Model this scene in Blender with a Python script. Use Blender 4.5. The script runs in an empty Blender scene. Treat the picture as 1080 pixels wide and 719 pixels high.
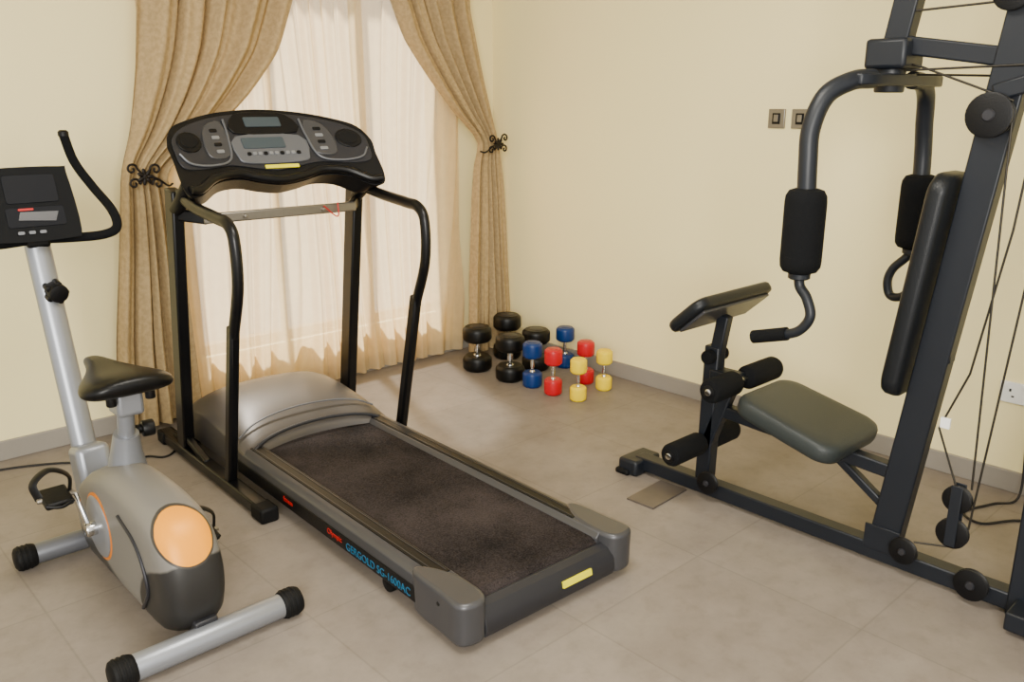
import bpy, bmesh, math, random
from mathutils import Vector, Matrix, Euler
random.seed(4)
D=bpy.data; SC=bpy.context.scene; COL=SC.collection

# ------------------------------------------------------------------ materials
def lin(c):
    o=[]
    for v in c[:3]:
        v=v/255.0
        o.append(v/12.92 if v<=0.04045 else ((v+0.055)/1.055)**2.4)
    return (o[0],o[1],o[2],1)
def mat(name,col,rough=.5,metal=0,var=.12,scale=8,bump=0,bscale=60,detail=4,spec=.4,coat=0):
    m=D.materials.new(name);m.use_nodes=True;nt=m.node_tree;n=nt.nodes;b=n['Principled BSDF']
    tc=n.new('ShaderNodeTexCoord');nz=n.new('ShaderNodeTexNoise');nz.inputs['Scale'].default_value=scale;nz.inputs['Detail'].default_value=detail
    nt.links.new(tc.outputs['Object'],nz.inputs['Vector'])
    mx=n.new('ShaderNodeMix');mx.data_type='RGBA'
    c=lin(col)
    mx.inputs['A'].default_value=tuple(v*(1-var) for v in c[:3])+(1,)
    mx.inputs['B'].default_value=tuple(min(1,v*(1+var)) for v in c[:3])+(1,)
    nt.links.new(nz.outputs['Fac'],mx.inputs['Factor']);nt.links.new(mx.outputs['Result'],b.inputs['Base Color'])
    b.inputs['Roughness'].default_value=rough;b.inputs['Metallic'].default_value=metal
    b.inputs['Specular IOR Level'].default_value=spec;b.inputs['Coat Weight'].default_value=coat
    if bump:
        n2=n.new('ShaderNodeTexNoise');n2.inputs['Scale'].default_value=bscale
        nt.links.new(tc.outputs['Object'],n2.inputs['Vector'])
        bp=n.new('ShaderNodeBump');bp.inputs['Strength'].default_value=bump;bp.inputs['Distance'].default_value=.01
        nt.links.new(n2.outputs['Fac'],bp.inputs['Height']);nt.links.new(bp.outputs['Normal'],b.inputs['Normal'])
    return m
M={}
M['wall']=mat('wall_paint',(245,231,176),.75,0,.02,1.5,.05,120)
M['ceil']=mat('ceiling_paint',(240,238,230),.8)
M['base']=mat('skirting_tile',(142,136,127),.4,0,.08,6)
M['black']=mat('black_paint',(8,8,10),.32,0,.1,spec=.3)
M['blackpl']=mat('black_plastic',(6,6,8),.45,0,.15,30,.1,200,spec=.25)
M['rubber']=mat('rubber',(10,10,11),.65,0,.1,spec=.2)
M['foam']=mat('foam_grip',(12,13,15),.9,0,.15,60,.3,300,spec=.15)
M['vinyl']=mat('black_vinyl',(17,20,24),.4,0,.1,20,.15,250,spec=.3)
M['vinylgrey']=mat('seat_vinyl',(40,45,45),.45,0,.12,10,.15,250,spec=.35)
M['gym']=mat('gym_frame_paint',(20,24,31),.42,0,.12,10,spec=.35)
M['silver']=mat('silver_paint',(142,145,152),.35,.55,.05)
M['grey']=mat('grey_paint',(100,102,108),.38,.4,.06)
M['dgrey']=mat('dark_grey_paint',(46,46,50),.38,.3,.08,spec=.35)
M['rail']=mat('deck_rail_grey',(74,74,77),.35,.45,.05)
M['hood']=mat('motor_hood_grey',(78,74,71),.38,.3,.05)
M['chrome']=mat('chrome',(205,205,205),.18,1,.03)
M['steel']=mat('brushed_steel',(140,134,124),.35,.8,.1,40)
M['cable']=mat('cable_steel',(50,47,42),.4,.6)
M['wire']=mat('black_wire',(22,20,20),.6)
M['yellow']=mat('yellow_label',(225,215,0),.5,spec=.2)
M['iron']=mat('bronze_iron',(20,13,9),.5,.3)
M['white']=mat('white_plastic',(232,232,228),.4,0,.02)
M['lcd']=mat('lcd_screen',(60,70,76),.35,0,.05,spec=.3)
M['screen']=mat('dark_screen',(6,8,16),.5,0,.1,spec=.15)
M['compbody']=mat('computer_plastic',(7,8,11),.65,0,.1,spec=.15)
M['red']=mat('red_coating',(185,6,26),.35,0,.08)
M['blue']=mat('blue_coating',(2,45,104),.35,0,.08)
M['dyel']=mat('yellow_coating',(236,205,0),.45,0,.04,spec=.2)
M['dblk']=mat('black_coating',(4,4,4),.4,0,.1,spec=.3)
M['redtxt']=mat('red_print',(180,12,12),.5)
M['cyan']=mat('cyan_print',(22,95,130),.5)
M['plate']=mat('floor_plate_brown',(90,82,75),.4,.2,.2,14)
M['frame']=mat('window_frame_brown',(150,126,98),.4,.3)

def floor_mat():
    m=D.materials.new('floor_tile');m.use_nodes=True;nt=m.node_tree;n=nt.nodes;b=n['Principled BSDF'];L=nt.links.new
    tc=n.new('ShaderNodeTexCoord');mp=n.new('ShaderNodeMapping');mp.inputs['Location'].default_value=(.12,.25,0)
    L(tc.outputs['Object'],mp.inputs['Vector'])
    br=n.new('ShaderNodeTexBrick');br.offset=0;br.inputs['Scale'].default_value=1
    br.inputs['Brick Width'].default_value=.6;br.inputs['Row Height'].default_value=.6
    br.inputs['Mortar Size'].default_value=.005;br.inputs['Mortar Smooth'].default_value=.8
    br.inputs['Color1'].default_value=lin((132,123,114));br.inputs['Color2'].default_value=lin((128,119,110));br.inputs['Mortar'].default_value=lin((119,111,102))
    L(mp.outputs['Vector'],br.inputs['Vector'])
    def layer(sc,p0,c0,p1,c1,prev):
        nz=n.new('ShaderNodeTexNoise');nz.inputs['Scale'].default_value=sc;nz.inputs['Detail'].default_value=9;nz.inputs['Roughness'].default_value=.68
        L(tc.outputs['Object'],nz.inputs['Vector'])
        rp=n.new('ShaderNodeValToRGB');e=rp.color_ramp.elements
        e[0].position=p0;e[0].color=(c0,c0*.985,c0*.97,1);e[1].position=p1;e[1].color=(c1,c1,c1,1)
        L(nz.outputs['Fac'],rp.inputs['Fac'])
        mx=n.new('ShaderNodeMix');mx.data_type='RGBA';mx.blend_type='MULTIPLY';mx.inputs['Factor'].default_value=1
        L(prev,mx.inputs['A']);L(rp.outputs['Color'],mx.inputs['B']);return mx.outputs['Result']
    o=layer(3.2,.3,.78,.66,1.07,br.outputs['Color'])
    o=layer(14,.32,.88,.5,1.0,o)
    L(o,b.inputs['Base Color'])
    b.inputs['Roughness'].default_value=.48;b.inputs['Specular IOR Level'].default_value=.3
    return m
M['floor']=floor_mat()

def belt_mat():
    m=D.materials.new('running_belt');m.use_nodes=True;nt=m.node_tree;n=nt.nodes;b=n['Principled BSDF'];L=nt.links.new
    tc=n.new('ShaderNodeTexCoord')
    a=n.new('ShaderNodeTexNoise');a.inputs['Scale'].default_value=190;a.inputs['Detail'].default_value=2
    c=n.new('ShaderNodeTexNoise');c.inputs['Scale'].default_value=4;c.inputs['Detail'].default_value=6
    L(tc.outputs['Object'],a.inputs['Vector']);L(tc.outputs['Object'],c.inputs['Vector'])
    ad=n.new('ShaderNodeMath');ad.operation='ADD';L(a.outputs['Fac'],ad.inputs[0]);L(c.outputs['Fac'],ad.inputs[1])
    hf=n.new('ShaderNodeMath');hf.operation='MULTIPLY';hf.inputs[1].default_value=.5;L(ad.outputs[0],hf.inputs[0])
    r=n.new('ShaderNodeValToRGB');e=r.color_ramp.elements
    e[0].position=.36;e[0].color=lin((14,12,12));e[1].position=.68;e[1].color=lin((60,53,52))
    L(hf.outputs[0],r.inputs['Fac']);L(r.outputs['Color'],b.inputs['Base Color']);b.inputs['Roughness'].default_value=.9;b.inputs['Specular IOR Level'].default_value=.12
    return m
M['belt']=belt_mat()

def cloth(name,col,trans,transp,lo=.9,hi=1.06,sc=22):
    m=D.materials.new(name);m.use_nodes=True;nt=m.node_tree;n=nt.nodes;L=nt.links.new
    out=n['Material Output'];n.remove(n['Principled BSDF'])
    tc=n.new('ShaderNodeTexCoord');nz=n.new('ShaderNodeTexNoise');nz.inputs['Scale'].default_value=sc;nz.inputs['Detail'].default_value=6
    L(tc.outputs['Object'],nz.inputs['Vector'])
    r=n.new('ShaderNodeValToRGB');c=lin(col);e=r.color_ramp.elements
    e[0].position=.38;e[0].color=tuple(v*lo for v in c[:3])+(1,);e[1].position=.62;e[1].color=tuple(min(1,v*hi) for v in c[:3])+(1,)
    L(nz.outputs['Fac'],r.inputs['Fac'])
    d=n.new('ShaderNodeBsdfDiffuse');t=n.new('ShaderNodeBsdfTranslucent');L(r.outputs['Color'],d.inputs['Color']);L(r.outputs['Color'],t.inputs['Color'])
    m1=n.new('ShaderNodeMixShader');m1.inputs[0].default_value=trans;L(d.outputs[0],m1.inputs[1]);L(t.outputs[0],m1.inputs[2])
    last=m1
    if transp>0:
        tp=n.new('ShaderNodeBsdfTransparent');m2=n.new('ShaderNodeMixShader');m2.inputs[0].default_value=transp
        L(m1.outputs[0],m2.inputs[1]);L(tp.outputs[0],m2.inputs[2]);last=m2
    L(last.outputs[0],out.inputs['Surface'])
    return m
M['drape']=cloth('drape_fabric',(172,149,110),.08,0,.86,1.06,50)
M['sheer']=cloth('sheer_fabric',(240,216,170),.55,.18,.97,1.02)

def shell_mat():
    m=D.materials.new('bike_housing');m.use_nodes=True;nt=m.node_tree;n=nt.nodes;b=n['Principled BSDF'];L=nt.links.new
    tc=n.new('ShaderNodeTexCoord')
    def ell(c,s,edge):
        mp=n.new('ShaderNodeVectorMath');mp.operation='SUBTRACT';mp.inputs[1].default_value=c;L(tc.outputs['Object'],mp.inputs[0])
        dv=n.new('ShaderNodeVectorMath');dv.operation='DIVIDE';dv.inputs[1].default_value=s;L(mp.outputs[0],dv.inputs[0])
        ln=n.new('ShaderNodeVectorMath');ln.operation='LENGTH';L(dv.outputs[0],ln.inputs[0])
        mr=n.new('ShaderNodeMapRange');mr.inputs['From Min'].default_value=1+edge;mr.inputs['From Max'].default_value=1;L(ln.outputs['Value'],mr.inputs['Value'])
        return mr.outputs[0]
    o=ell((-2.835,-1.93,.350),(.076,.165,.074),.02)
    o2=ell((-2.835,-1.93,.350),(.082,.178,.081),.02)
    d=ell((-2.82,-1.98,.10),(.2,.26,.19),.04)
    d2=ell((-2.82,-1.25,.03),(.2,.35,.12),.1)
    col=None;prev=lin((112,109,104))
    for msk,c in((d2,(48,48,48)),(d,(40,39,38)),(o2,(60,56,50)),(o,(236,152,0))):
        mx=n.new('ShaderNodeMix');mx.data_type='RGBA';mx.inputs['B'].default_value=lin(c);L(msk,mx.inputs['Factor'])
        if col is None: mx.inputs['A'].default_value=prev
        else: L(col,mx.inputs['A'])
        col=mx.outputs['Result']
    L(col,b.inputs['Base Color']);b.inputs['Roughness'].default_value=.42;b.inputs['Metallic'].default_value=.05;b.inputs['Specular IOR Level'].default_value=.3
    return m
M['shell']=shell_mat()

# ------------------------------------------------------------------ geometry helpers
def new_parent(name,loc):
    e=D.objects.new(name,None);e.empty_display_size=.1;e.location=loc;COL.objects.link(e);return e
def finish(name,bm,mt,parent=None,smooth=True,bevel=0,seg=2,sub=0,angle=35):
    bmesh.ops.recalc_face_normals(bm,faces=bm.faces)
    me=D.meshes.new(name);bm.to_mesh(me);bm.free()
    ob=D.objects.new(name,me);COL.objects.link(ob)
    for q in (mt if isinstance(mt,(list,tuple)) else [mt]): me.materials.append(M[q] if isinstance(q,str) else q)
    if bevel:
        b=ob.modifiers.new('bevel','BEVEL');b.width=bevel;b.segments=seg;b.limit_method='ANGLE';b.angle_limit=math.radians(40)
    if sub:
        s=ob.modifiers.new('sub','SUBSURF');s.levels=sub;s.render_levels=sub
    if smooth:
        for p in me.polygons:p.use_smooth=True
        try: me.set_sharp_from_angle(angle=math.radians(angle))
        except Exception: pass
    if parent:
        ob.parent=parent;ob.matrix_parent_inverse=Matrix.Translation(-parent.location)
    return ob
def box(name,c,s,mt,parent=None,rot=(0,0,0),bevel=.006,seg=2):
    bm=bmesh.new();bmesh.ops.create_cube(bm,size=1)
    X=Matrix.Translation(c)@Euler(rot).to_matrix().to_4x4()@Matrix.Diagonal((s[0],s[1],s[2],1))
    bmesh.ops.transform(bm,matrix=X,verts=bm.verts)
    return finish(name,bm,mt,parent,True,bevel,seg)
def frame(p0,p1,up=(0,0,1)):
    d=(Vector(p1)-Vector(p0)).normalized();u=Vector(up)
    if abs(d.dot(u))>.98:u=Vector((0,1,0))
    x=d.cross(u).normalized();y=x.cross(d).normalized()
    return x,y,d
def bar(name,p0,p1,w,h,mt,parent=None,bevel=.006,up=(0,0,1),w2=None,h2=None):
    x,y,d=frame(p0,p1,up);w2=w2 or w;h2=h2 or h
    bm=bmesh.new();rings=[]
    for p,a,b in((Vector(p0),w,h),(Vector(p1),w2,h2)):
        rings.append([bm.verts.new(p+x*a/2*i+y*b/2*j) for i,j in((-1,-1),(1,-1),(1,1),(-1,1))])
    bm.faces.new(rings[0]);bm.faces.new(rings[1][::-1])
    for i in range(4):bm.faces.new((rings[0][i],rings[0][(i+1)%4],rings[1][(i+1)%4],rings[1][i]))
    return finish(name,bm,mt,parent,True,bevel,2)
def crom(pts,k=8):
    pts=[Vector(p) for p in pts]
    if len(pts)<3:return pts
    P=[pts[0]*2-pts[1]]+pts+[pts[-1]*2-pts[-2]];o=[]
    for i in range(1,len(P)-2):
        for j in range(k):
            t=j/k;a,b,c,d=P[i-1],P[i],P[i+1],P[i+2]
            o.append(.5*((2*b)+(c-a)*t+(2*a-5*b+4*c-d)*t*t+(3*b-a-3*c+d)*t**3))
    o.append(pts[-1]);return o
def tube(name,pts,r,mt,parent=None,n=14,k=8,smooth=True,ry=None,up=(0,0,1),capr=True,radii=None):
    P=crom(pts,k) if smooth else [Vector(p) for p in pts]
    bm=bmesh.new();rings=[];N=len(P)
    x=None
    for i in range(N):
        t=(P[min(i+1,N-1)]-P[max(i-1,0)]).normalized()
        if x is None:
            u=Vector(up)
            if abs(t.dot(u))>.97:u=Vector((0,1,0))
            x=t.cross(u).normalized()
        else:
            x=(x-t*x.dot(t)).normalized()
        y=x.cross(t)
        f=1
        if radii:
            q=i/(N-1)*(len(radii)-1);a=int(min(q,len(radii)-2));f=radii[a]*(1-(q-a))+radii[a+1]*(q-a)
        rr=r*f;r2=(ry or r)*f
        rings.append([bm.verts.new(P[i]+x*math.cos(2*math.pi*j/n)*rr+y*math.sin(2*math.pi*j/n)*r2) for j in range(n)])
    for a,b in zip(rings,rings[1:]):
        for j in range(n):bm.faces.new((a[j],a[(j+1)%n],b[(j+1)%n],b[j]))
    bm.faces.new(rings[0][::-1]);bm.faces.new(rings[-1])
    return finish(name,bm,mt,parent,True,0,2,angle=50)
def lathe(name,p0,axis,prof,mt,parent=None,n=28,mats=None):
    x,y,d=frame((0,0,0),axis);o=Vector(p0)
    bm=bmesh.new();rings=[]
    for q in prof:
        rings.append([bm.verts.new(o+d*q[0]+(x*math.cos(2*math.pi*j/n)+y*math.sin(2*math.pi*j/n))*max(q[1],1e-4)) for j in range(n)])
    for i,(a,b) in enumerate(zip(rings,rings[1:])):
        for j in range(n):
            bm.faces.new((a[j],a[(j+1)%n],b[(j+1)%n],b[j]))
    bm.faces.new(rings[0][::-1]);bm.faces.new(rings[-1])
    return finish(name,bm,mt,parent,True,0,2,angle=40)
def cyl(name,p0,p1,r,mt,parent=None,n=24,b=.006):
    L=(Vector(p1)-Vector(p0)).length;b=min(b,L/3,r/3)
    return lathe(name,p0,Vector(p1)-Vector(p0),[(0,r-b),(b*.3,r-b*.3),(b,r),(L-b,r),(L-b*.3,r-b*.3),(L,r-b)],mt,parent,n)
def prism(name,outline,mapf,thick,mt,parent=None,bevel=.008,seg=3,back=1.0):
    bm=bmesh.new()
    ca=sum(p[0] for p in outline)/len(outline);cb=sum(p[1] for p in outline)/len(outline)
    A=[bm.verts.new(mapf(p[0],p[1],0)) for p in outline]
    B=[bm.verts.new(mapf(ca+(p[0]-ca)*back,cb+(p[1]-cb)*back,-thick)) for p in outline]
    bm.faces.new(A);bm.faces.new(B[::-1]);n=len(A)
    for i in range(n):bm.faces.new((A[i],B[i],B[(i+1)%n],A[(i+1)%n]))
    return finish(name,bm,mt,parent,True,bevel,seg)
def smooth2(pts,k=6,closed=True):
    P=[Vector((p[0],p[1],0)) for p in pts];n=len(P);o=[]
    for i in range(n):
        a,b,c,d=P[i-1],P[i],P[(i+1)%n],P[(i+2)%n]
        for j in range(k):
            t=j/k;v=.5*((2*b)+(c-a)*t+(2*a-5*b+4*c-d)*t*t+(3*b-a-3*c+d)*t**3);o.append((v.x,v.y))
    return o
def rrect(w,h,r,n=6):
    o=[]
    for cx,cy,a0 in((w/2-r,h/2-r,0),(-w/2+r,h/2-r,90),(-w/2+r,-h/2+r,180),(w/2-r,-h/2+r,270)):
        for i in range(n+1):
            a=math.radians(a0+90*i/n);o.append((cx+r*math.cos(a),cy+r*math.sin(a)))
    return o
def pad(name,c,w,l,t,r,mt,parent,ax_w=(1,0,0),ax_l=(0,1,0),taper=1.0):
    W=Vector(ax_w).normalized();Lx=Vector(ax_l).normalized();N=W.cross(Lx).normalized();C=Vector(c)
    ol=rrect(w,l,r,7);bm=bmesh.new();rings=[]
    for off,ins in((-t/2,.016),(-t*.42,.004),(-t*.2,0),(t*.2,0),(t*.38,.005),(t*.47,.014),(t*.52,.03),(t*.55,.06)):
        ring=[]
        for a,b in ol:
            f=1+(taper-1)*(b/l+.5)
            sx=(w/2-ins)/(w/2);sy=(l/2-ins)/(l/2)
            ring.append(bm.verts.new(C+W*a*sx*f+Lx*b*sy+N*off))
        rings.append(ring)
    n=len(ol)
    for a,b in zip(rings,rings[1:]):
        for j in range(n):bm.faces.new((a[j],a[(j+1)%n],b[(j+1)%n],b[j]))
    bm.faces.new(rings[0][::-1]);bm.faces.new(rings[-1])
    return finish(name,bm,mt,parent,True,0,angle=60)

# ------------------------------------------------------------------ room
WX=.08
def multi(name,boxes,mt):
    bm=bmesh.new()
    for lo,hi in boxes:
        g=bmesh.ops.create_cube(bm,size=1)
        c=[(a+b)/2 for a,b in zip(lo,hi)];s=[b-a for a,b in zip(lo,hi)]
        bmesh.ops.transform(bm,matrix=Matrix.Translation(c)@Matrix.Diagonal((*s,1)),verts=g['verts'])
    return finish(name,bm,mt,None,False)
wx0,wx1,wz0,wz1=-1.95,-.32,.28,2.35
multi('wall_back',[((-6,0,0),(wx0,.18,2.8)),((wx1,0,0),(WX,.18,2.8)),((wx0,0,0),(wx1,.18,wz0)),((wx0,0,wz1),(wx1,.18,2.8))],'wall')
multi('wall_right',[((WX,-6.5,0),(WX+.18,.18,2.8))],'wall')
multi('floor',[((-6,-6.5,-.1),(WX+.18,.18,0))],'floor')
multi('ceiling',[((-6,-6.5,2.8),(WX+.18,.18,2.9))],'ceil')
box('baseboard_back',(-2.96,-.008,.045),(6.08,.016,.09),'base',bevel=.003)
box('baseboard_right',(WX-.008,-3.25,.045),(.016,6.5,.09),'base',bevel=.003)
w=new_parent('window_1',(-1.1,.08,1.4))
wc=(wx0+wx1)/2;ww=wx1-wx0;wh=wz1-wz0;wm=(wz0+wz1)/2
for nm,c,s in(('frame_left',(wx0+.025,.09,wm),(.05,.06,wh)),('frame_right',(wx1-.025,.09,wm),(.05,.06,wh)),('frame_top',(wc,.09,wz1-.025),(ww,.06,.05)),('frame_bottom',(wc,.09,wz0+.025),(ww,.06,.05)),
              ('mullion',(-.86,.09,wm),(.06,.05,wh)),('mullion_2',(-1.42,.09,wm),(.03,.03,wh))):
    box(nm,c,s,'frame',w,bevel=.004)

# ------------------------------------------------------------------ curtains
def interp(keys,z):
    if z>=keys[0][0]:return keys[0][1]
    for a,b in zip(keys,keys[1:]):
        if a[0]>=z>=b[0]:
            t=(a[0]-z)/(a[0]-b[0])
            return a[1]*(1-t)+b[1]*t
    return keys[-1][1]
def sm(keys,z):
    e=.05
    return (interp(keys,z+e)+interp(keys,z)*2+interp(keys,z-e))/4
def curtain(name,zt,zb,kl,kr,ky,ka,nf,mt,parent,nu=150,nv=90,ph=0,irr=.015):
    bm=bmesh.new();g=[]
    for j in range(nv+1):
        z=zt+(zb-zt)*j/nv;a=sm(kl,z);b=sm(kr,z);A=sm(ka,z);y=sm(ky,z);row=[]
        for i in range(nu+1):
            u=i/nu;ph2=2*math.pi*nf*(u+irr*math.sin(9*u+z*1.3)+irr*.5*math.sin(23*u+1))+ph
            f=math.sin(ph2)+.35*math.sin(2.3*ph2+1.7)+.15*math.sin(z*3+u*20)
            row.append(bm.verts.new((a+(b-a)*u+.25*A*math.sin(ph2*1.0+1.2),y+A*f,z)))
        g.append(row)
    for j in range(nv):
        for i in range(nu):bm.faces.new((g[j][i],g[j][i+1],g[j+1][i+1],g[j+1][i]))
    return finish(name,bm,mt,parent,True,0,angle=180)
cl=new_parent('curtain',(-2.1,-.12,1.2))
curtain('left_drape',2.5,.03,
  [(2.5,-2.16),(2.0,-2.13),(1.7,-2.17),(1.45,-2.22),(1.26,-2.285),(.9,-2.33),(.42,-2.40),(.03,-2.42)],
  [(2.5,-1.20),(2.0,-1.39),(1.8,-1.47),(1.6,-1.64),(1.45,-1.81),(1.32,-1.99),(1.26,-2.09),(1.1,-2.07),(.8,-2.05),(.03,-2.02)],
  [(2.5,-.12),(1.26,-.14),(.03,-.11)],[(2.5,.038),(2.0,.038),(1.5,.032),(1.26,.020),(1.0,.027),(.03,.030)],5,'drape',cl,irr=.03)
cr=new_parent('curtain.001',(-.3,-.12,1.2))
curtain('right_drape',2.5,.03,
  [(2.5,-.95),(2.1,-.76),(1.9,-.68),(1.7,-.52),(1.5,-.34),(1.38,-.2),(1.32,-.15),(1.2,-.20),(1.0,-.225),(.5,-.27),(.03,-.30)],
  [(2.5,-.18),(2.1,-.23),(1.7,-.14),(1.4,-.05),(1.32,-.02),(1.1,.0),(.6,.02),(.03,.05)],
  [(2.5,-.12),(1.32,-.15),(.8,-.18),(.03,-.21)],[(2.5,.036),(1.7,.030),(1.32,.018),(1.0,.025),(.03,.030)],5,'drape',cr,ph=1,irr=.03)
sh=new_parent('sheer_curtain',(-1.1,-.05,1.2))
curtain('sheer_panel',2.5,.02,[(2.5,-2.1),(.02,-2.1)],[(2.5,-.24),(.02,-.24)],[(2.5,-.045),(.02,-.05)],[(2.5,.020),(.02,.024)],17,'sheer',sh,nu=420,nv=40,irr=.03)
rod=new_parent('curtain_rod',(-1.15,-.12,2.5))
cyl('rod',(-2.45,-.12,2.52),(.04,-.12,2.52),.014,'iron',rod)
for i,xx in enumerate((-2.3,-.1)):
    cyl('bracket_%d'%i,(xx,.0,2.52),(xx,-.12,2.52),.01,'iron',rod)

def tieback(x,y,z,sx,p):
    cyl('tieback_post',(x,y+.06,z),(x,y,z),.007,'iron',p)
    for k,(dx,dz,s) in enumerate(((-.055,.035,1),(.05,.03,-1),(-.05,-.03,1),(.055,-.035,-1))):
        pts=[]
        for i in range(14):
            a=i/13*2*math.pi*1.15;r=.026*(1-i/16)
            pts.append((x+sx*(dx+r*math.cos(a)*s),y-.004*i/13,z+dz+r*math.sin(a)))
        tube('tieback_scroll_%d'%k,[(x,y,z)]+pts,.0052,'iron',p,n=8,k=3)
    bm=bmesh.new()
    for k in range(7):
        a=k/7*2*math.pi;c=Vector((x+.022*math.cos(a),y-.008,z+.022*math.sin(a)))
        g=bmesh.ops.create_icosphere(bm,subdivisions=2,radius=1)
        X=Matrix.Translation(c)@Matrix.Rotation(-a,4,'Y')@Matrix.Diagonal((.018,.005,.009,1))
        bmesh.ops.transform(bm,matrix=X,verts=g['verts'])
    finish('tieback_leaves',bm,'iron',p)
    cyl('tieback_boss',(x,y-.012,z),(x,y,z),.012,'iron',p)
    tube('tieback_hook',[(x,y,z),(x+sx*.05,y-.01,z-.01),(x+sx*.10,y,z-.045),(x+sx*.13,y+.02,z-.04)],.005,'iron',p,n=8)
tieback(-2.205,-.20,1.235,1,cl)
tieback(-.065,-.21,1.315,-1,cr)

# ------------------------------------------------------------------ switches / socket
for i,yy in enumerate((-2.01,-2.13)):
    p=new_parent('light_switch'+('' if i==0 else '.001'),(WX,yy,1.485))
    box('plate',(WX-.006,yy,1.485),(.012,.085,.088),'steel',p,bevel=.003)
    box('insert',(WX-.013,yy,1.485),(.004,.040,.05),'blackpl',p,bevel=.001)
    box('rocker',(WX-.016,yy,1.487),(.006,.022,.032),'steel',p,bevel=.001)
p=new_parent('wall_socket',(WX,-3.2,.42))
box('plate',(WX-.006,-3.2,.42),(.012,.15,.088),'white',p,bevel=.003)
for i,yy in enumerate((-3.165,-3.235)):
    box('pin_%d'%i,(WX-.0125,yy,.43),(.002,.008,.012),'blackpl',p,bevel=0)
    box('pin2_%d'%i,(WX-.0125,yy-.012,.405),(.002,.01,.006),'blackpl',p,bevel=0)
    box('button_%d'%i,(WX-.014,yy+.02,.45),(.006,.012,.014),'white',p,bevel=.001)

# ------------------------------------------------------------------ dumbbells
def dumbbell(name,x,y,h,r,mt):
    p=new_parent(name,(x,y,0))
    hh=h*.34
    for k,z0 in enumerate((0,h-hh)):
        b=r*.16
        lathe('head_%d'%k,(x,y,z0),(0,0,1),[(0,r*.80),(.003,r*.84),(b,r*.97),(b*1.6,r),(hh-b*1.6,r),(hh-b,r*.97),(hh-.003,r*.84),(hh,r*.8)],mt,p,n=28)
        cyl('end_ring_%d'%k,(x,y,z0+(hh-.0005 if k else .0)),(x,y,z0+(hh+.0015 if k else .002)),r*.5,'dgrey' if mt=='dblk' else mt,p)
    g=r*.20
    lathe('handle',(x,y,hh-.004),(0,0,1),[(0,g*1.5),(.008,g*1.4),(.014,g*.85),((h-2*hh)/2,g*1.12),(h-2*hh-.006,g*.85),(h-2*hh,g*1.4),(h-2*hh+.008,g*1.5)],'chrome',p,n=20)
DB=[('dblk',-.44,-.43,.27,.088),('dblk',-.13,-.36,.28,.088),('dblk',-.43,-.71,.27,.085),('dblk',-.17,-.66,.25,.085),
('blue',-.01,-.75,.25,.056),('blue',-.42,-.885,.26,.056),('red',-.155,-1.05,.25,.05),('red',-.43,-1.06,.26,.05),('dyel',-.405,-1.225,.235,.045),('dyel',-.165,-1.20,.23,.045)]
for i,(m_,x,y,h,r) in enumerate(DB):
    dumbbell('dumbbell'+('' if i==0 else '.%03d'%i),x,y,h,r,m_)

# ------------------------------------------------------------------ treadmill
T=new_parent('treadmill',(-1.85,-1.4,0));cx=-1.85
HW=.418
for s,nm in((-1,'left'),(1,'right')):
    X=cx+s*HW
    bar('upright_'+nm,(X,-.55,.05),(X,-.73,1.22),.05,.085,'black',T,.008)
    bar('base_rail_'+nm,(X,-.27,.035),(X,-1.33,.035),.06,.05,'black',T,.008)
    box('base_foot_'+nm,(X,-1.35,.03),(.075,.10,.06),'rubber',T,bevel=.01)
    box('base_pad_'+nm,(X,-.31,.03),(.075,.08,.06),'rubber',T,bevel=.01)
    cyl('caster_'+nm,(X-.02,-1.27,.022),(X+.02,-1.27,.022),.022,'rubber',T)
    tube('handrail_'+nm,[(cx+s*.41,-.76,1.20),(cx+s*.418,-.94,1.165),(X,-1.15,1.143),(X,-1.24,1.13),(X,-1.285,1.07),(X,-1.28,.90),(X,-1.20,.70)],.021,'black',T,n=14,ry=.024)
    bar('handrail_leg_'+nm,(X,-1.205,.74),(X,-1.04,.05),.04,.05,'black',T,.01)
    bar('strut_'+nm,(X,-.60,.10),(X,-.80,.05),.03,.03,'black',T)
    pr=[(s*.245,.140),(s*.262,.158),(s*.33,.156),(s*.352,.140),(s*.358,.10),(s*.356,.055),(s*.33,.045),(s*.25,.045)]
    def mp(a,b,off,y0=-.90):return Vector((cx+a,y0+off,b))
    prism('deck_rail_'+nm,pr,mp,1.58,'rail',T,bevel=.004)
    box('rail_tread_'+nm,(cx+s*.290,-1.67,.1585),(.050,1.35,.004),'blackpl',T,bevel=.001)
    for q in(-.016,.016):
        box('rail_rib_%s%d'%(nm,q>0),(cx+s*.290+q,-1.67,.161),(.004,1.33,.002),'dgrey',T,bevel=0)
    box('side_skirt_'+nm,(cx+s*.354,-1.70,.083),(.012,1.44,.056),'blackpl',T,bevel=.003)
    co=smooth2([(s*.368,-2.525),(s*.368,-2.42),(s*.360,-2.28),(s*.32,-2.26),(s*.268,-2.36),(s*.262,-2.50),(s*.30,-2.545)],5)
    prism('corner_cap_'+nm,co,lambda a,b,off:Vector((cx+a,b,.163+off)),.143,'rail',T,bevel=.014,seg=4,back=.97)
    cyl('transport_wheel_'+nm,(cx+s*.33-.015,-2.10,.03),(cx+s*.33+.015,-2.10,.03),.03,'rubber',T)
    for k in range(2):
        cyl('screw_%s%d'%(nm,k),(cx+s*(.364),-2.42-.08*k,.12),(cx+s*.370,-2.42-.08*k,.12),.007,'black',T)
box('deck_board',(cx,-1.68,.10),(.52,1.55,.05),'blackpl',T,bevel=.004)
box('belt',(cx,-1.67,.134),(.50,1.58,.012),'belt',T,bevel=.004)
cyl('rear_roller',(cx-.25,-2.45,.10),(cx+.25,-2.45,.10),.04,'belt',T)
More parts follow.
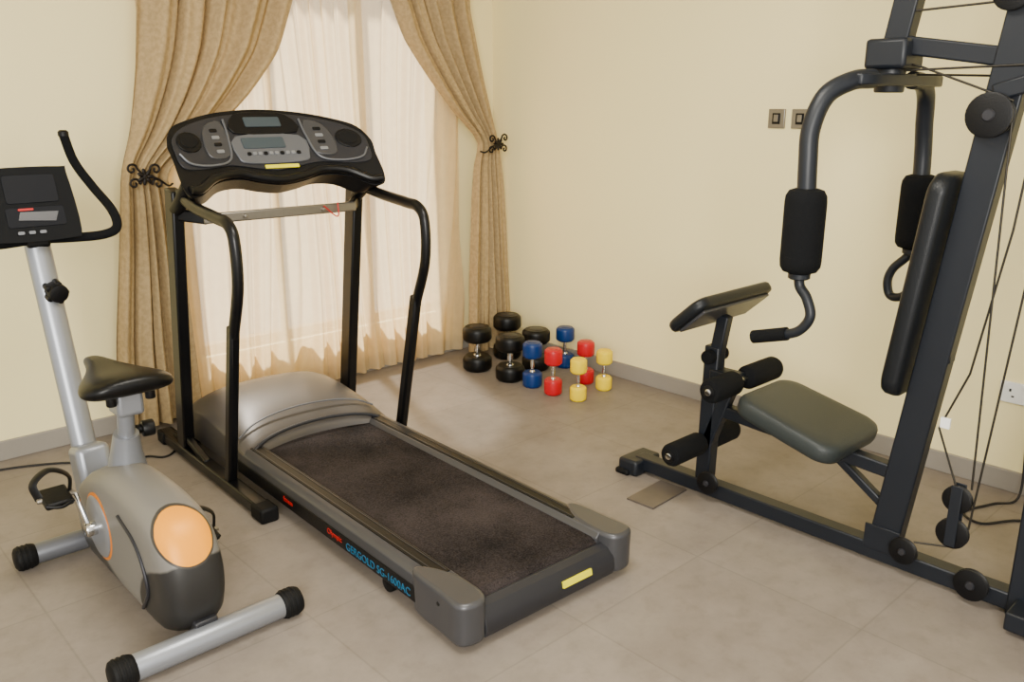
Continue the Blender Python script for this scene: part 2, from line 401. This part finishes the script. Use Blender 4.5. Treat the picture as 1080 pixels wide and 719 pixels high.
pr=[(-2.465,.118),(-2.49,.126),(-2.515,.115),(-2.535,.08),(-2.54,.045),(-2.53,.02),(-2.46,.02)]
prism('end_bar',pr,lambda a,b,off:Vector((cx+.28+off,a,b)),.56,'dgrey',T,bevel=.004)
box('end_label',(cx+.10,-2.538,.075),(.13,.008,.022),'yellow',T,rot=(math.radians(-14),0,0),bevel=.001)
box('base_crossbeam',(cx,-.42,.04),(.84,.06,.06),'black',T)
box('motor_base',(cx,-.70,.09),(.62,.50,.12),'blackpl',T)
bm=bmesh.new();rows=[]
prof=[(-.37,.05),(-.37,.16),(-.40,.235),(-.47,.272),(-.56,.285),(-.68,.279),(-.80,.258),(-.90,.228),(-.98,.196),(-1.03,.172),(-1.045,.15),(-1.04,.06)]
NX=24
for i in range(NX+1):
    u=-1+2*i/NX;xx=cx+u*.352;e=1-abs(u)**6*.28;c=1-.12*u*u
    row=[]
    for y,z in prof:
        yy=y
        if y<-.7: yy=y+(.05*(1-u*u)-.05*u*u)*min(1,(-.7-y)/.3)
        row.append(bm.verts.new((xx,yy,.05+(z-.05)*e*c)))
    rows.append(row)
for a,b in zip(rows,rows[1:]):
    for j in range(len(prof)-1):bm.faces.new((a[j],b[j],b[j+1],a[j+1]))
bm.faces.new(rows[0]);bm.faces.new(rows[-1][::-1])
finish('motor_hood',bm,'hood',T,True,.006,2,angle=50)
for k,(yy,zz,rr) in enumerate(((-.985,.190,.008),(-.88,.236,.004))):
    tube('hood_trim_%d'%k,[(cx+u*.33,yy-.045*u*u+.04*(1-u*u)*(.5 if k else .6)-.02,zz*(1-.12*u*u)+.006-abs(u)**6*.03) for u in[-1+2*i/10 for i in range(11)]],rr,'dgrey' if k==0 else 'grey',T,n=8,k=3)
def text(name,body,loc,size,mt,parent,rot):
    c=D.curves.new(name,'FONT');c.body=body;c.size=size;c.extrude=.0006;c.align_x='LEFT'
    o=D.objects.new(name,c);COL.objects.link(o);c.materials.append(M[mt]);o.location=loc;o.rotation_euler=rot
    if parent:o.parent=parent;o.matrix_parent_inverse=Matrix.Translation(-parent.location)
    return o
R1=(math.radians(90),0,math.radians(-90))
XS=cx-.3605
text('lettering','GERGOLD SG-1600AC',(XS,-1.87,.066),.040,'cyan',T,R1)
text('lettering_red','Olympic',(XS,-1.74,.078),.030,'redtxt',T,R1)
text('lettering_red2','fitness',(XS,-1.40,.078),.030,'redtxt',T,R1)
CS=.96
def CP(a,s_,off):
    a=a*CS
    o=Vector((cx,-.87,1.210))+Vector((a,0,0))+Vector((0,.604,.797))*s_*.97+Vector((0,-.797,.604))*off
    o.y-=.10*(abs(a)/.48)**2
    return o
def plate(name,ol,off,th,mt,bevel=.004,back=1.0,par=T):
    bm=bmesh.new()
    A=[bm.verts.new((p[0],p[1],0)) for p in ol];f=bm.faces.new(A)
    amin=min(p[0] for p in ol);amax=max(p[0] for p in ol)
    nn=int((amax-amin)/.04)
    for i in range(1,nn):
        xx=amin+(amax-amin)*i/nn
        bmesh.ops.bisect_plane(bm,geom=list(bm.verts)+list(bm.edges)+list(bm.faces),plane_co=(xx,0,0),plane_no=(1,0,0))
    r=bmesh.ops.extrude_face_region(bm,geom=list(bm.faces))
    for v in [g for g in r['geom'] if isinstance(g,bmesh.types.BMVert)]: v.co.z=-th
    ca=sum(p[0] for p in ol)/len(ol);cb=sum(p[1] for p in ol)/len(ol)
    for v in bm.verts:
        a,b,z=v.co
        if z<-1e-6: a=ca+(a-ca)*back;b=cb+(b-cb)*back
        v.co=CP(a,b,off+z)
    return finish(name,bm,mt,par,True,bevel,2,angle=40)
top=[(.475,.17),(.478,.24),(.44,.315),(.36,.355),(.20,.395),(0,.412),(-.20,.395),(-.36,.355),(-.44,.315),(-.478,.24),(-.475,.17)]
bot=[(-.475,.06),(-.455,.0),(-.40,-.005),(-.31,.045),(-.20,.055),(-.10,.03),(0,.015),(.10,.03),(.20,.055),(.31,.045),(.40,-.005),(.455,.0),(.475,.06)]
ol=smooth2(top+bot,4)
plate('console_body',ol,0,.085,'blackpl',bevel=.016,back=.9)
face=smooth2([(.455,.20),(.445,.27),(.36,.33),(.20,.372),(0,.388),(-.20,.372),(-.36,.33),(-.445,.27),(-.455,.20),(-.44,.13),(-.36,.115),(-.22,.125),(-.10,.105),(0,.09),(.10,.105),(.22,.125),(.36,.115),(.44,.13)],4)
plate('console_face',face,.006,.008,'dgrey',bevel=.003)
plate('display_bezel',smooth2([(-.15,.28),(.15,.28),(.125,.375),(0,.385),(-.125,.375)],3),.014,.01,'blackpl')
plate('display_lcd',[(a,b+.333) for a,b in rrect(.17,.05,.006,2)],.018,.006,'lcd',bevel=.001)
plate('button_panel',smooth2([(-.17,.16),(-.12,.125),(.12,.125),(.17,.16),(.15,.265),(-.15,.265)],3),.013,.009,'grey')
plate('program_window',[(a-.03,b+.225) for a,b in rrect(.20,.055,.006,2)],.017,.006,'lcd',bevel=.001)
for k in range(10):
    plate('key_%d'%k,[(a-.115+.026*k,b+.170) for a,b in rrect(.018,.016,.004,2)],.018,.006,'silver' if k%3 else 'blackpl',bevel=.001)
plate('warning_sticker',[(a+.02,b+.105) for a,b in rrect(.16,.018,.003,2)],.011,.004,'yellow',bevel=.0005)
for s in(-1,1):
    plate('speaker_well_%d'%s,[(s*.375+.058*math.cos(t*math.pi/10),.245+.050*math.sin(t*math.pi/10)) for t in range(20)],.012,.01,'blackpl')
    plate('speaker_grille_%d'%s,[(s*.375+.042*math.cos(t*math.pi/10),.248+.034*math.sin(t*math.pi/10)) for t in range(20)],.015,.006,'rubber')
    plate('wing_panel_%d'%s,smooth2([(s*.20,.17),(s*.29,.16),(s*.31,.23),(s*.28,.32),(s*.20,.345),(s*.185,.25)],3),.012,.008,'rail')
    for q in range(4):
        plate('wing_key_%d_%d'%(s,q),[(s*.245+a,.19+.035*q+b) for a,b in rrect(.035,.016,.004,2)],.016,.005,'blackpl' if q%2 else 'silver',bevel=.001)
    tube('face_trim_%d'%s,[CP(s*a,b,.012) for a,b in((.18,.35),(.185,.26),(.21,.15),(.30,.125),(.40,.14),(.44,.19))],.005,'grey',T,n=8)
    tube('console_arm_%d'%s,[CP(s*.42,.08,-.05),(cx+s*.415,-.80,1.18),(cx+s*HW,-.74,1.14)],.03,'blackpl',T,n=12)
tube('console_lip',[CP(a,b,.012) for a,b in((-.45,.02),(-.40,.02),(-.31,.068),(-.20,.078),(-.10,.05),(0,.035),(.10,.05),(.20,.078),(.31,.068),(.40,.02),(.45,.02))],.018,'black',T,n=12)
bar('crossbar',(cx-.35,-.84,1.105),(cx+.35,-.84,1.105),.022,.042,'steel',T,.006)
for s in(-1,1):
    bar('crossbar_end_%d'%s,(cx+s*HW,-.735,1.12),(cx+s*.33,-.84,1.105),.03,.05,'black',T,.008)
for k in(-.18,.18):
    cyl('crossbar_bolt_%d'%(k>0),(cx+k,-.865,1.105),(cx+k,-.845,1.105),.009,'steel',T)
tube('safety_key_cord',[(cx+.18,-.86,1.12),(cx+.24,-.87,1.07),(cx+.25,-.86,1.13)],.003,'redtxt',T,n=6)
T.rotation_euler=(0,0,math.radians(-2.1));T.location.x-=.042

# ------------------------------------------------------------------ exercise bike
B=new_parent('exercise_bike',(-2.82,-1.45,0));bx=-2.82
def stab(nm,y,x0,x1,r,mt):
    cyl(nm,(x0,y,r),(x1,y,r),r*.86,mt,B)
    for k,(a,b) in enumerate(((x0-.012,x0+.055),(x1-.055,x1+.012))):
        lathe('%s_cap_%d'%(nm,k),(a,y,r),(1,0,0),[(0,r*.7),(.006,r*.95),(.012,r),(b-a-.012,r),(b-a-.006,r*.95),(b-a,r*.88)],'rubber',B)
        for t in range(3):
            lathe('%s_rib_%d%d'%(nm,k,t),(a+.014+t*.014,y,r),(1,0,0),[(0,r),(.002,r*1.05),(.006,r*1.05),(.008,r)],'rubber',B)
stab('rear_stabilizer',-1.985,-3.09,-2.54,.044,'silver')
stab('front_stabilizer',-1.11,-3.11,-2.53,.042,'grey')
bar('chassis',(bx,-1.06,.07),(bx,-1.98,.07),.07,.05,'dgrey',B)
SY,SZ=-.12,-.04
outl=smooth2([(-1.0,.16),(-1.02,.29),(-1.12,.38),(-1.28,.445),(-1.45,.46),(-1.62,.46),(-1.76,.435),(-1.83,.37),(-1.865,.27),(-1.855,.17),(-1.79,.085),(-1.6,.065),(-1.3,.065),(-1.08,.08)],6)
outl=[(a+SY,max(b+SZ,.035)) for a,b in outl]
ca,cb=-1.48+SY,.25+SZ
bm=bmesh.new();rings=[]
for xo,sc in((-.098,.45),(-.096,.66),(-.090,.80),(-.078,.90),(-.055,.97),(-.025,1.0),(.025,1.0),(.055,.97),(.078,.90),(.090,.80),(.096,.66),(.098,.45)):
    rings.append([bm.verts.new((bx-.008+xo,ca+(a-ca)*(1-(1-sc)*.6),cb+(b-cb)*sc)) for a,b in outl])
n=len(outl)
for a,b in zip(rings,rings[1:]):
    for j in range(n):bm.faces.new((a[j],a[(j+1)%n],b[(j+1)%n],b[j]))
bm.faces.new(rings[0]);bm.faces.new(rings[-1][::-1])
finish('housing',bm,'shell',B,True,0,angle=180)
tube('housing_seam',[(bx-.109,-1.66+SY,.13+SZ),(bx-.109,-1.72+SY,.22+SZ),(bx-.108,-1.66+SY,.33+SZ),(bx-.107,-1.52+SY,.38+SZ)],.006,'dgrey',B,n=8)
cy,cz=-1.43,.225
lathe('crank_disc',(bx-.100,cy,cz),(-1,0,0),[(0,.105),(.010,.105),(.014,.098),(.016,.07),(.017,.04)],'silver',B)
lathe('crank_ring',(bx-.098,cy,cz),(-1,0,0),[(0,.114),(.008,.114),(.010,.106),(.009,.10)],mat('orange_plastic',(205,115,0),.4),B)
cyl('crank_hub',(bx-.10,cy,cz),(bx-.150,cy,cz),.024,'chrome',B)
PZ=.115
bar('crank_arm_near',(bx-.138,cy,cz),(bx-.150,cy+.06,cz+PZ),.014,.028,'chrome',B)
bar('crank_arm_far',(bx+.135,cy,cz),(bx+.150,cy-.06,cz-PZ),.014,.028,'chrome',B)
cyl('crank_hub_far',(bx+.08,cy,cz),(bx+.145,cy,cz),.024,'chrome',B)
for s,y,z,nm in((-1,cy+.06,cz+PZ,'near'),(1,cy-.06,cz-PZ,'far')):
    X=bx+s*.205
    cyl('pedal_axle_'+nm,(bx+s*.15,y,z),(bx+s*.26,y,z),.009,'steel',B)
    box('pedal_'+nm,(X,y,z),(.085,.10,.024),'blackpl',B,rot=(math.radians(12),0,0),bevel=.008)
    tube('pedal_strap_'+nm,[(X+.045,y+.01,z),(X+.052,y+.03,z+.05),(X,y+.04,z+.080),(X-.052,y+.03,z+.05),(X-.045,y+.01,z)],.005,'blackpl',B,n=8,ry=.018)
    tube('pedal_toe_'+nm,[(X+.04,y-.045,z-.005),(X,y-.06,z-.012),(X-.04,y-.045,z-.005)],.006,'blackpl',B,n=8)
tube('head_tube',[(bx+.01,-1.04,.08),(bx+.008,-1.0,.2),(bx,-.75,1.08)],.044,'silver',B,n=18,ry=.034,smooth=False)
box('tube_shroud',(bx+.005,-1.04,.25),(.12,.12,.22),'silver',B,rot=(math.radians(-14),0,0),bevel=.025,seg=4)
ky,kz=-.82,.90
cyl('tension_knob',(bx+.015,ky,kz),(bx+.02,ky-.06,kz-.01),.034,'blackpl',B)
for k in range(5):
    a=k*2*math.pi/5
    cyl('knob_lobe_%d'%k,(bx+.015+.03*math.cos(a),ky,kz+.03*math.sin(a)),(bx+.015+.03*math.cos(a),ky-.05,kz-.008+.03*math.sin(a)),.012,'blackpl',B,n=12)
box('handlebar_clamp',(bx,-.76,1.08),(.08,.07,.06),'blackpl',B,bevel=.012)
for s in(-1,1):
    tube('handlebar_%d'%s,[(bx,-.77,1.08),(bx+s*.12,-.785,1.075),(bx+s*.22,-.81,1.08),(bx+s*.268,-.81,1.105),(bx+s*.272,-.76,1.165),(bx+s*.24,-.67,1.25),(bx+s*.20,-.63,1.34),(bx+s*.175,-.63,1.44)],.017,'foam',B,n=14)
    lathe('bar_end_%d'%s,(bx+s*.175,-.63,1.435),(0,0,1),[(0,.019),(.015,.019),(.022,.012)],'blackpl',B)
def KP(a,b,off):return Vector((bx-.005+a,-.85,1.085))+Vector((0,.30,.954))*b+Vector((0,-.954,.30))*off
ol=smooth2([(-.14,.03),(-.10,0),(.10,0),(.14,.03),(.13,.24),(.11,.262),(-.11,.262),(-.13,.24)],4)
prism('computer',ol,KP,.035,'compbody',B,bevel=.008,back=.93)
prism('computer_screen',[(a,b+.185) for a,b in rrect(.17,.10,.01,3)],lambda a,b,o:KP(a,b,o+.003),.005,'screen',B,bevel=.001)
prism('computer_panel',[(a,b+.085) for a,b in rrect(.19,.07,.01,3)],lambda a,b,o:KP(a,b,o+.003),.005,'screen',B,bevel=.001)
prism('computer_graphic',[(-.06,.075),(.06,.065),(.075,.10),(-.05,.105)],lambda a,b,o:KP(a,b,o+.005),.004,'rail',B,bevel=.001)
prism('computer_key_red',[(a-.03,b+.112) for a,b in rrect(.05,.008,.003,2)],lambda a,b,o:KP(a,b,o+.006),.004,'redtxt',B,bevel=.001)
for k in range(3):
    prism('computer_key_%d'%k,[(a-.06+k*.035,b+.03) for a,b in rrect(.022,.012,.004,2)],lambda a,b,o:KP(a,b,o+.006),.004,'grey',B,bevel=.001)
bar('computer_bracket',(bx,-.76,1.085),(bx+.01,-.81,1.18),.05,.03,'blackpl',B)
tube('seat_post_sleeve',[(bx+.02,-1.38,.38),(bx+.02,-1.39,.44),(bx+.02,-1.41,.51)],.05,'silver',B,n=18,smooth=False,radii=[1.25,1,.8])
tube('seat_post',[(bx+.02,-1.405,.48),(bx+.02,-1.45,.67)],.027,'silver',B,n=18,smooth=False)
box('seat_clamp',(bx+.02,-1.445,.635),(.085,.10,.09),'silver',B,bevel=.014,seg=3)
cyl('seat_pin',(bx+.02,-1.36,.50),(bx+.10,-1.38,.50),.016,'blackpl',B)
cyl('seat_pin_knob',(bx+.08,-1.38,.50),(bx+.12,-1.385,.50),.028,'blackpl',B)
dz=-.06;dx=.005
secs=[(-1.17,.015,.772,.02),(-1.20,.030,.785,.035),(-1.28,.042,.79,.045),(-1.36,.070,.79,.052),(-1.43,.112,.792,.062),(-1.49,.138,.798,.072),(-1.54,.143,.802,.074),(-1.58,.125,.80,.064),(-1.605,.085,.793,.035)]
bm=bmesh.new();rings=[]
for y,wd,z,t in secs:
    rg=[]
    for j in range(24):
        a=2*math.pi*j/24;c,s_=math.cos(a),math.sin(a)
        xx=wd*math.copysign(abs(c)**.85,c)
        zz=t*.5*math.copysign(abs(s_)**.8,s_)+(-.012*(abs(xx)/.15)**2)
        rg.append(bm.verts.new((bx+dx+xx,y,z-t*.5+zz+.01+dz)))
    rings.append(rg)
for a,b in zip(rings,rings[1:]):
    for j in range(24):bm.faces.new((a[j],a[(j+1)%24],b[(j+1)%24],b[j]))
bm.faces.new(rings[0][::-1]);bm.faces.new(rings[-1])
finish('saddle',bm,mat('saddle_vinyl',(4,4,5),.36,spec=.25),B,True,0,sub=1,angle=180)
for s in(-1,1):
    tube('saddle_rail_%d'%s,[(bx+.02+s*.02,-1.27,.69),(bx+.02+s*.025,-1.40,.67),(bx+.02+s*.04,-1.52,.68)],.006,'steel',B,n=8)
    cyl('seat_spring_%d'%s,(bx+.02+s*.06,-1.50,.64),(bx+.02+s*.06,-1.50,.69),.016,'black',B)

# ------------------------------------------------------------------ multi gym
G=new_parent('multi_gym',(-.88,-2.9,0));gx=-.88
bar('base_beam',(gx,-2.03,.045),(gx,-3.62,.045),.065,.06,'gym',G)
box('front_foot',(gx,-2.03,.035),(.17,.10,.07),'gym',G,bevel=.012)
box('front_foot_rubber',(gx,-2.01,.012),(.20,.07,.024),'rubber',G,bevel=.008)
bar('rear_crossfoot',(gx-.0,-3.56,.04),(gx+.55,-3.56,.04),.07,.06,'gym',G)
bar('main_upright',(gx,-3.115,.06),(gx,-3.36,2.15),.06,.10,'gym',G)
box('upright_gusset',(gx-.032,-3.115,.10),(.008,.12,.09),'gym',G,bevel=.002)
bar('rear_upright',(gx,-3.57,.0),(gx,-3.57,2.15),.075,.10,'gym',G)
bar('top_beam',(gx,-2.93,2.15),(gx,-3.95,2.15),.06,.08,'gym',G)
bar('front_post',(gx,-2.37,.05),(gx,-2.38,.64),.055,.065,'gym',G)
bar('curl_post',(gx,-2.38,.55),(gx,-2.415,.768),.042,.05,'gym',G)
bar('seat_beam',(gx,-2.38,.39),(gx,-3.15,.345),.05,.05,'gym',G)
bar('seat_strut',(gx,-2.90,.35),(gx,-3.12,.20),.035,.03,'gym',G)
bar('leg_lever',(gx-.005,-2.47,.50),(gx-.005,-2.37,.21),.045,.05,'gym',G)
bar('leg_lever_bracket',(gx,-2.38,.52),(gx,-2.50,.52),.07,.06,'gym',G)
def roller(nm,y,z,x0,x1,r):
    cyl(nm+'_rod',(x0-.01,y,z),(x1+.01,y,z),.014,'chrome',G)
    for k,(a,b) in enumerate(((x0,gx-.035),(gx+.035,x1))):
        cyl(nm+'_foam_%d'%k,(a,y,z),(b,y,z),r,'foam',G,b=.016)
        cyl(nm+'_cap_%d'%k,(a-.004 if k==0 else b,y,z),(a if k==0 else b+.004,y,z),r*.55,'blackpl',G)
roller('upper_roller',-2.50,.525,gx-.21,gx+.25,.047)
roller('lower_roller',-2.36,.235,gx-.24,gx+.20,.046)
cyl('pivot_pin',(gx-.06,-2.38,.60),(gx+.06,-2.38,.60),.028,'foam',G)
sl=Vector((0,.972,.235))
pad('seat_pad',(gx-.015,-2.79,.452),.40,.41,.07,.07,'vinylgrey',G,ax_l=sl,taper=.92)
box('seat_plate',(gx,-2.79,.41),(.22,.3,.02),'gym',G,rot=(math.radians(13),0,0))
# preacher-curl pad: slopes down away from the user
al=Vector((0,.74,-.672))
pad('curl_pad',(gx,-2.395,.800),.50,.20,.045,.05,'vinyl',G,ax_l=al)
box('curl_pad_backing',(gx,-2.395-.672*.028,.800-.74*.028),(.44,.14,.012),'rail',G,rot=(math.atan2(-.672,.74),0,0),bevel=.004)
bl=Vector((0,-.085,.72)).normalized()
pad('back_pad',(gx,-3.135,.99),.20,.73,.062,.06,'vinyl',G,ax_w=(-1,0,0),ax_l=bl,taper=1.12)
for z in(.78,1.2):
    bar('back_bracket_%d'%int(z*10),(gx,-3.14-.1*(z-.6),z),(gx,-3.19-.09*(z-.1),z),.05,.04,'gym',G)
bar('boom',(gx,-3.31,1.675),(gx,-2.93,1.735),.05,.055,'gym',G)
bar('pivot_post',(gx,-2.945,1.62),(gx,-3.03,2.15),.06,.075,'gym',G)
box('pivot_block',(gx,-2.955,1.70),(.14,.13,.09),'gym',G,bevel=.012)
prism('pivot_plate',smooth2([(-.22,.02),(-.20,.05),(0,.06),(.22,.03),(.28,-.01),(.26,-.06),(0,-.06),(-.20,-.03)],3),lambda a,b,o:Vector((gx+a,-2.95+b,1.64+o)),.035,'gym',G,bevel=.006)
cyl('pivot_bearing',(gx,-2.95,1.585),(gx,-2.95,1.68),.045,'gym',G)
NA=[(gx-.13,-2.955,1.625),(gx-.21,-2.93,1.618),(gx-.275,-2.885,1.575),(gx-.31,-2.865,1.48),(gx-.32,-2.87,1.38),(gx-.32,-2.875,1.26),(gx-.32,-2.875,1.04)]
FA=[(gx+.13,-2.965,1.625),(gx+.22,-2.96,1.618),(gx+.29,-2.95,1.575),(gx+.33,-2.94,1.48),(gx+.35,-2.94,1.38),(gx+.35,-2.945,1.26),(gx+.35,-2.945,1.04)]
for nm,P,z0 in(('near',NA,1.04),('far',FA,1.05)):
    x0,y0=P[-1][0],P[-1][1]
    tube('butterfly_arm_'+nm,P,.029,'gym',G,n=16)
    lathe('butterfly_foam_'+nm,(x0,y0,z0),(0,0,1),[(0,.035),(.006,.052),(.02,.061),(.04,.063),(.22,.063),(.24,.061),(.256,.052),(.262,.035)],'foam',G)
    lathe('foam_collar_'+nm,(x0,y0,z0-.02),(0,0,1),[(0,.028),(.004,.034),(.018,.034),(.022,.028)],'gym',G)
x0=gx-.32
tube('press_handle_near',[(x0,-2.875,1.05),(x0,-2.88,1.0),(x0-.005,-2.91,.965),(x0-.01,-2.93,.91),(x0-.015,-2.90,.86),(x0-.015,-2.84,.835),(x0-.015,-2.76,.815)],.016,'gym',G,n=12)
tube('press_grip_near',[(x0-.015,-2.86,.842),(x0-.015,-2.80,.825),(x0-.015,-2.74,.808)],.022,'foam',G,n=14)
x0=gx+.35
tube('press_handle_far',[(x0,-2.945,1.06),(x0,-2.93,1.02),(x0,-2.885,.97),(x0,-2.87,.92),(x0,-2.885,.87),(x0-.02,-2.935,.875),(x0-.03,-2.98,.92)],.016,'gym',G,n=12)
def pulley(nm,x,y,z,r,t=.022,mt='blackpl'):
    lathe(nm,(x-t/2,y,z),(1,0,0),[(0,r*.9),(.002,r),(t*.25,r),(t*.5,r*.82),(t*.75,r),(t-.002,r),(t,r*.9)],mt,G)
    lathe(nm+'_hub',(x-t/2-.006,y,z),(1,0,0),[(0,r*.22),(.004,r*.28),(t+.008,r*.28),(t+.012,r*.22)],'dgrey',G)
pulley('guide_wheel_1',gx-.055,-2.42,.085,.045)
pulley('guide_wheel_2',gx-.055,-3.20,.10,.045)
pulley('guide_wheel_3',gx-.055,-3.42,.07,.052)
pulley('upper_pulley',gx-.055,-3.275,1.52,.064,.03)
bar('upper_pulley_bracket',(gx-.04,-3.27,1.58),(gx-.04,-3.40,1.62),.012,.05,'gym',G)
pulley('floating_pulley_a',gx-.03,-3.335,.33,.045)
pulley('floating_pulley_b',gx-.03,-3.335,.21,.05)
for k in(-.047,-.013):
    bar('floating_bracket_%d'%int(-k*1000),(gx+k,-3.335,.38),(gx+k,-3.335,.17),.004,.035,'gym',G)
pulley('top_pulley_a',gx,-3.12,2.06,.05);pulley('top_pulley_b',gx-.045,-3.285,1.85,.05)
for k,pts in enumerate((
 [(gx-.055,-3.335,1.50),(gx-.04,-3.375,.38)],
 [(gx-.055,-3.40,1.50),(gx-.05,-3.38,1.2),(gx-.04,-3.32,.75),(gx-.03,-3.25,.55),(gx-.03,-3.33,.36)],
 [(gx-.02,-3.48,1.9),(gx-.03,-3.38,.24)],
 [(gx-.055,-3.33,1.56),(gx-.02,-3.05,1.66),(gx,-2.96,1.68)],
 [(gx-.04,-3.52,1.66),(gx-.02,-3.0,1.65)],
 [(gx+.04,-3.52,1.62),(gx+.06,-3.0,1.64)],
 [(gx-.02,-2.98,1.82),(gx-.02,-3.55,1.84)],
 [(gx-.02,-2.98,1.86),(gx-.02,-3.55,1.86)],
 [(gx-.03,-3.335,.16),(gx-.055,-3.23,.145)],
 )):
    tube('cable_%d'%k,pts,.0035,'cable',G,n=8,smooth=False)
box('pin_tag',(gx-.04,-3.27,.575),(.012,.03,.035),'white',G,bevel=.002)
for k in range(12):
    box('weight_plate_%d'%k,(gx,-3.85,.12+k*.052),(.30,.15,.046),'gym',G,bevel=.005)
for s in(-1,1):
    cyl('guide_rod_%d'%s,(gx+s*.1,-3.85,.05),(gx+s*.1,-3.85,2.12),.012,'chrome',G)
bar('stack_base',(gx,-3.55,.045),(gx,-3.98,.045),.30,.06,'gym',G)
bar('rear_post',(gx,-3.98,.0),(gx,-3.98,2.15),.06,.06,'gym',G)
box('foot_plate',(gx-.15,-2.245,.004),(.24,.13,.008),'plate',G,rot=(0,0,math.radians(3)),bevel=.002)

# ------------------------------------------------------------------ cords
p=new_parent('power_cord',(-2.7,-.2,0))
tube('cord',[(-3.4,-.10,.006),(-3.0,-.12,.006),(-2.75,-.22,.006),(-2.6,-.36,.006),(-2.5,-.48,.006),(-2.42,-.42,.006),(-2.36,-.48,.006),(-2.28,-.42,.006),(-2.16,-.22,.006)],.005,'wire',p,n=8)
p=new_parent('power_cord.001',(-.3,-3.3,0))
tube('cord',[(WX-.03,-3.24,.40),(WX-.03,-3.26,.2),(-.02,-3.28,.02),(-.12,-3.22,.006),(-.28,-3.17,.006),(-.33,-3.25,.006),(-.2,-3.34,.006),(-.1,-3.5,.006)],.005,'wire',p,n=8)

# ------------------------------------------------------------------ lights / world
W=D.worlds.new('world');SC.world=W;W.use_nodes=True
bg=W.node_tree.nodes['Background'];bg.inputs[0].default_value=(1,.97,.90,1);bg.inputs[1].default_value=1.55
def area(name,loc,target,sz,e,col=(1,1,1)):
    l=D.lights.new(name,'AREA');l.energy=e;l.size=sz;l.color=col;o=D.objects.new(name,l);COL.objects.link(o);o.location=loc
    o.rotation_euler=(Vector(target)-Vector(loc)).to_track_quat('-Z','Y').to_euler();return o
area('ceiling_fill',(-2.4,-2.7,2.72),(-2.4,-2.7,0),1.0,66,(1,.95,.84))  # added fill light under the ceiling, no known lamp there
area('window_daylight',(-5.2,-5.6,2.0),(-.6,-1.9,1.1),1.6,270,(1,.97,.90))
s=D.lights.new('sun','SUN');s.energy=18;s.angle=math.radians(4);s.color=(1,.93,.82);so=D.objects.new('sun',s);COL.objects.link(so)
so.rotation_euler=Vector((-.35,-1,-1.5)).to_track_quat('-Z','Y').to_euler()

cd=D.cameras.new('camera');cd.lens=30;cd.sensor_width=36;cd.sensor_fit='HORIZONTAL';cam=D.objects.new('camera',cd);COL.objects.link(cam)
cam.location=(-3.66,-4.19,1.55);cam.rotation_euler=(math.radians(90-15.5),0,math.radians(-43));SC.camera=cam
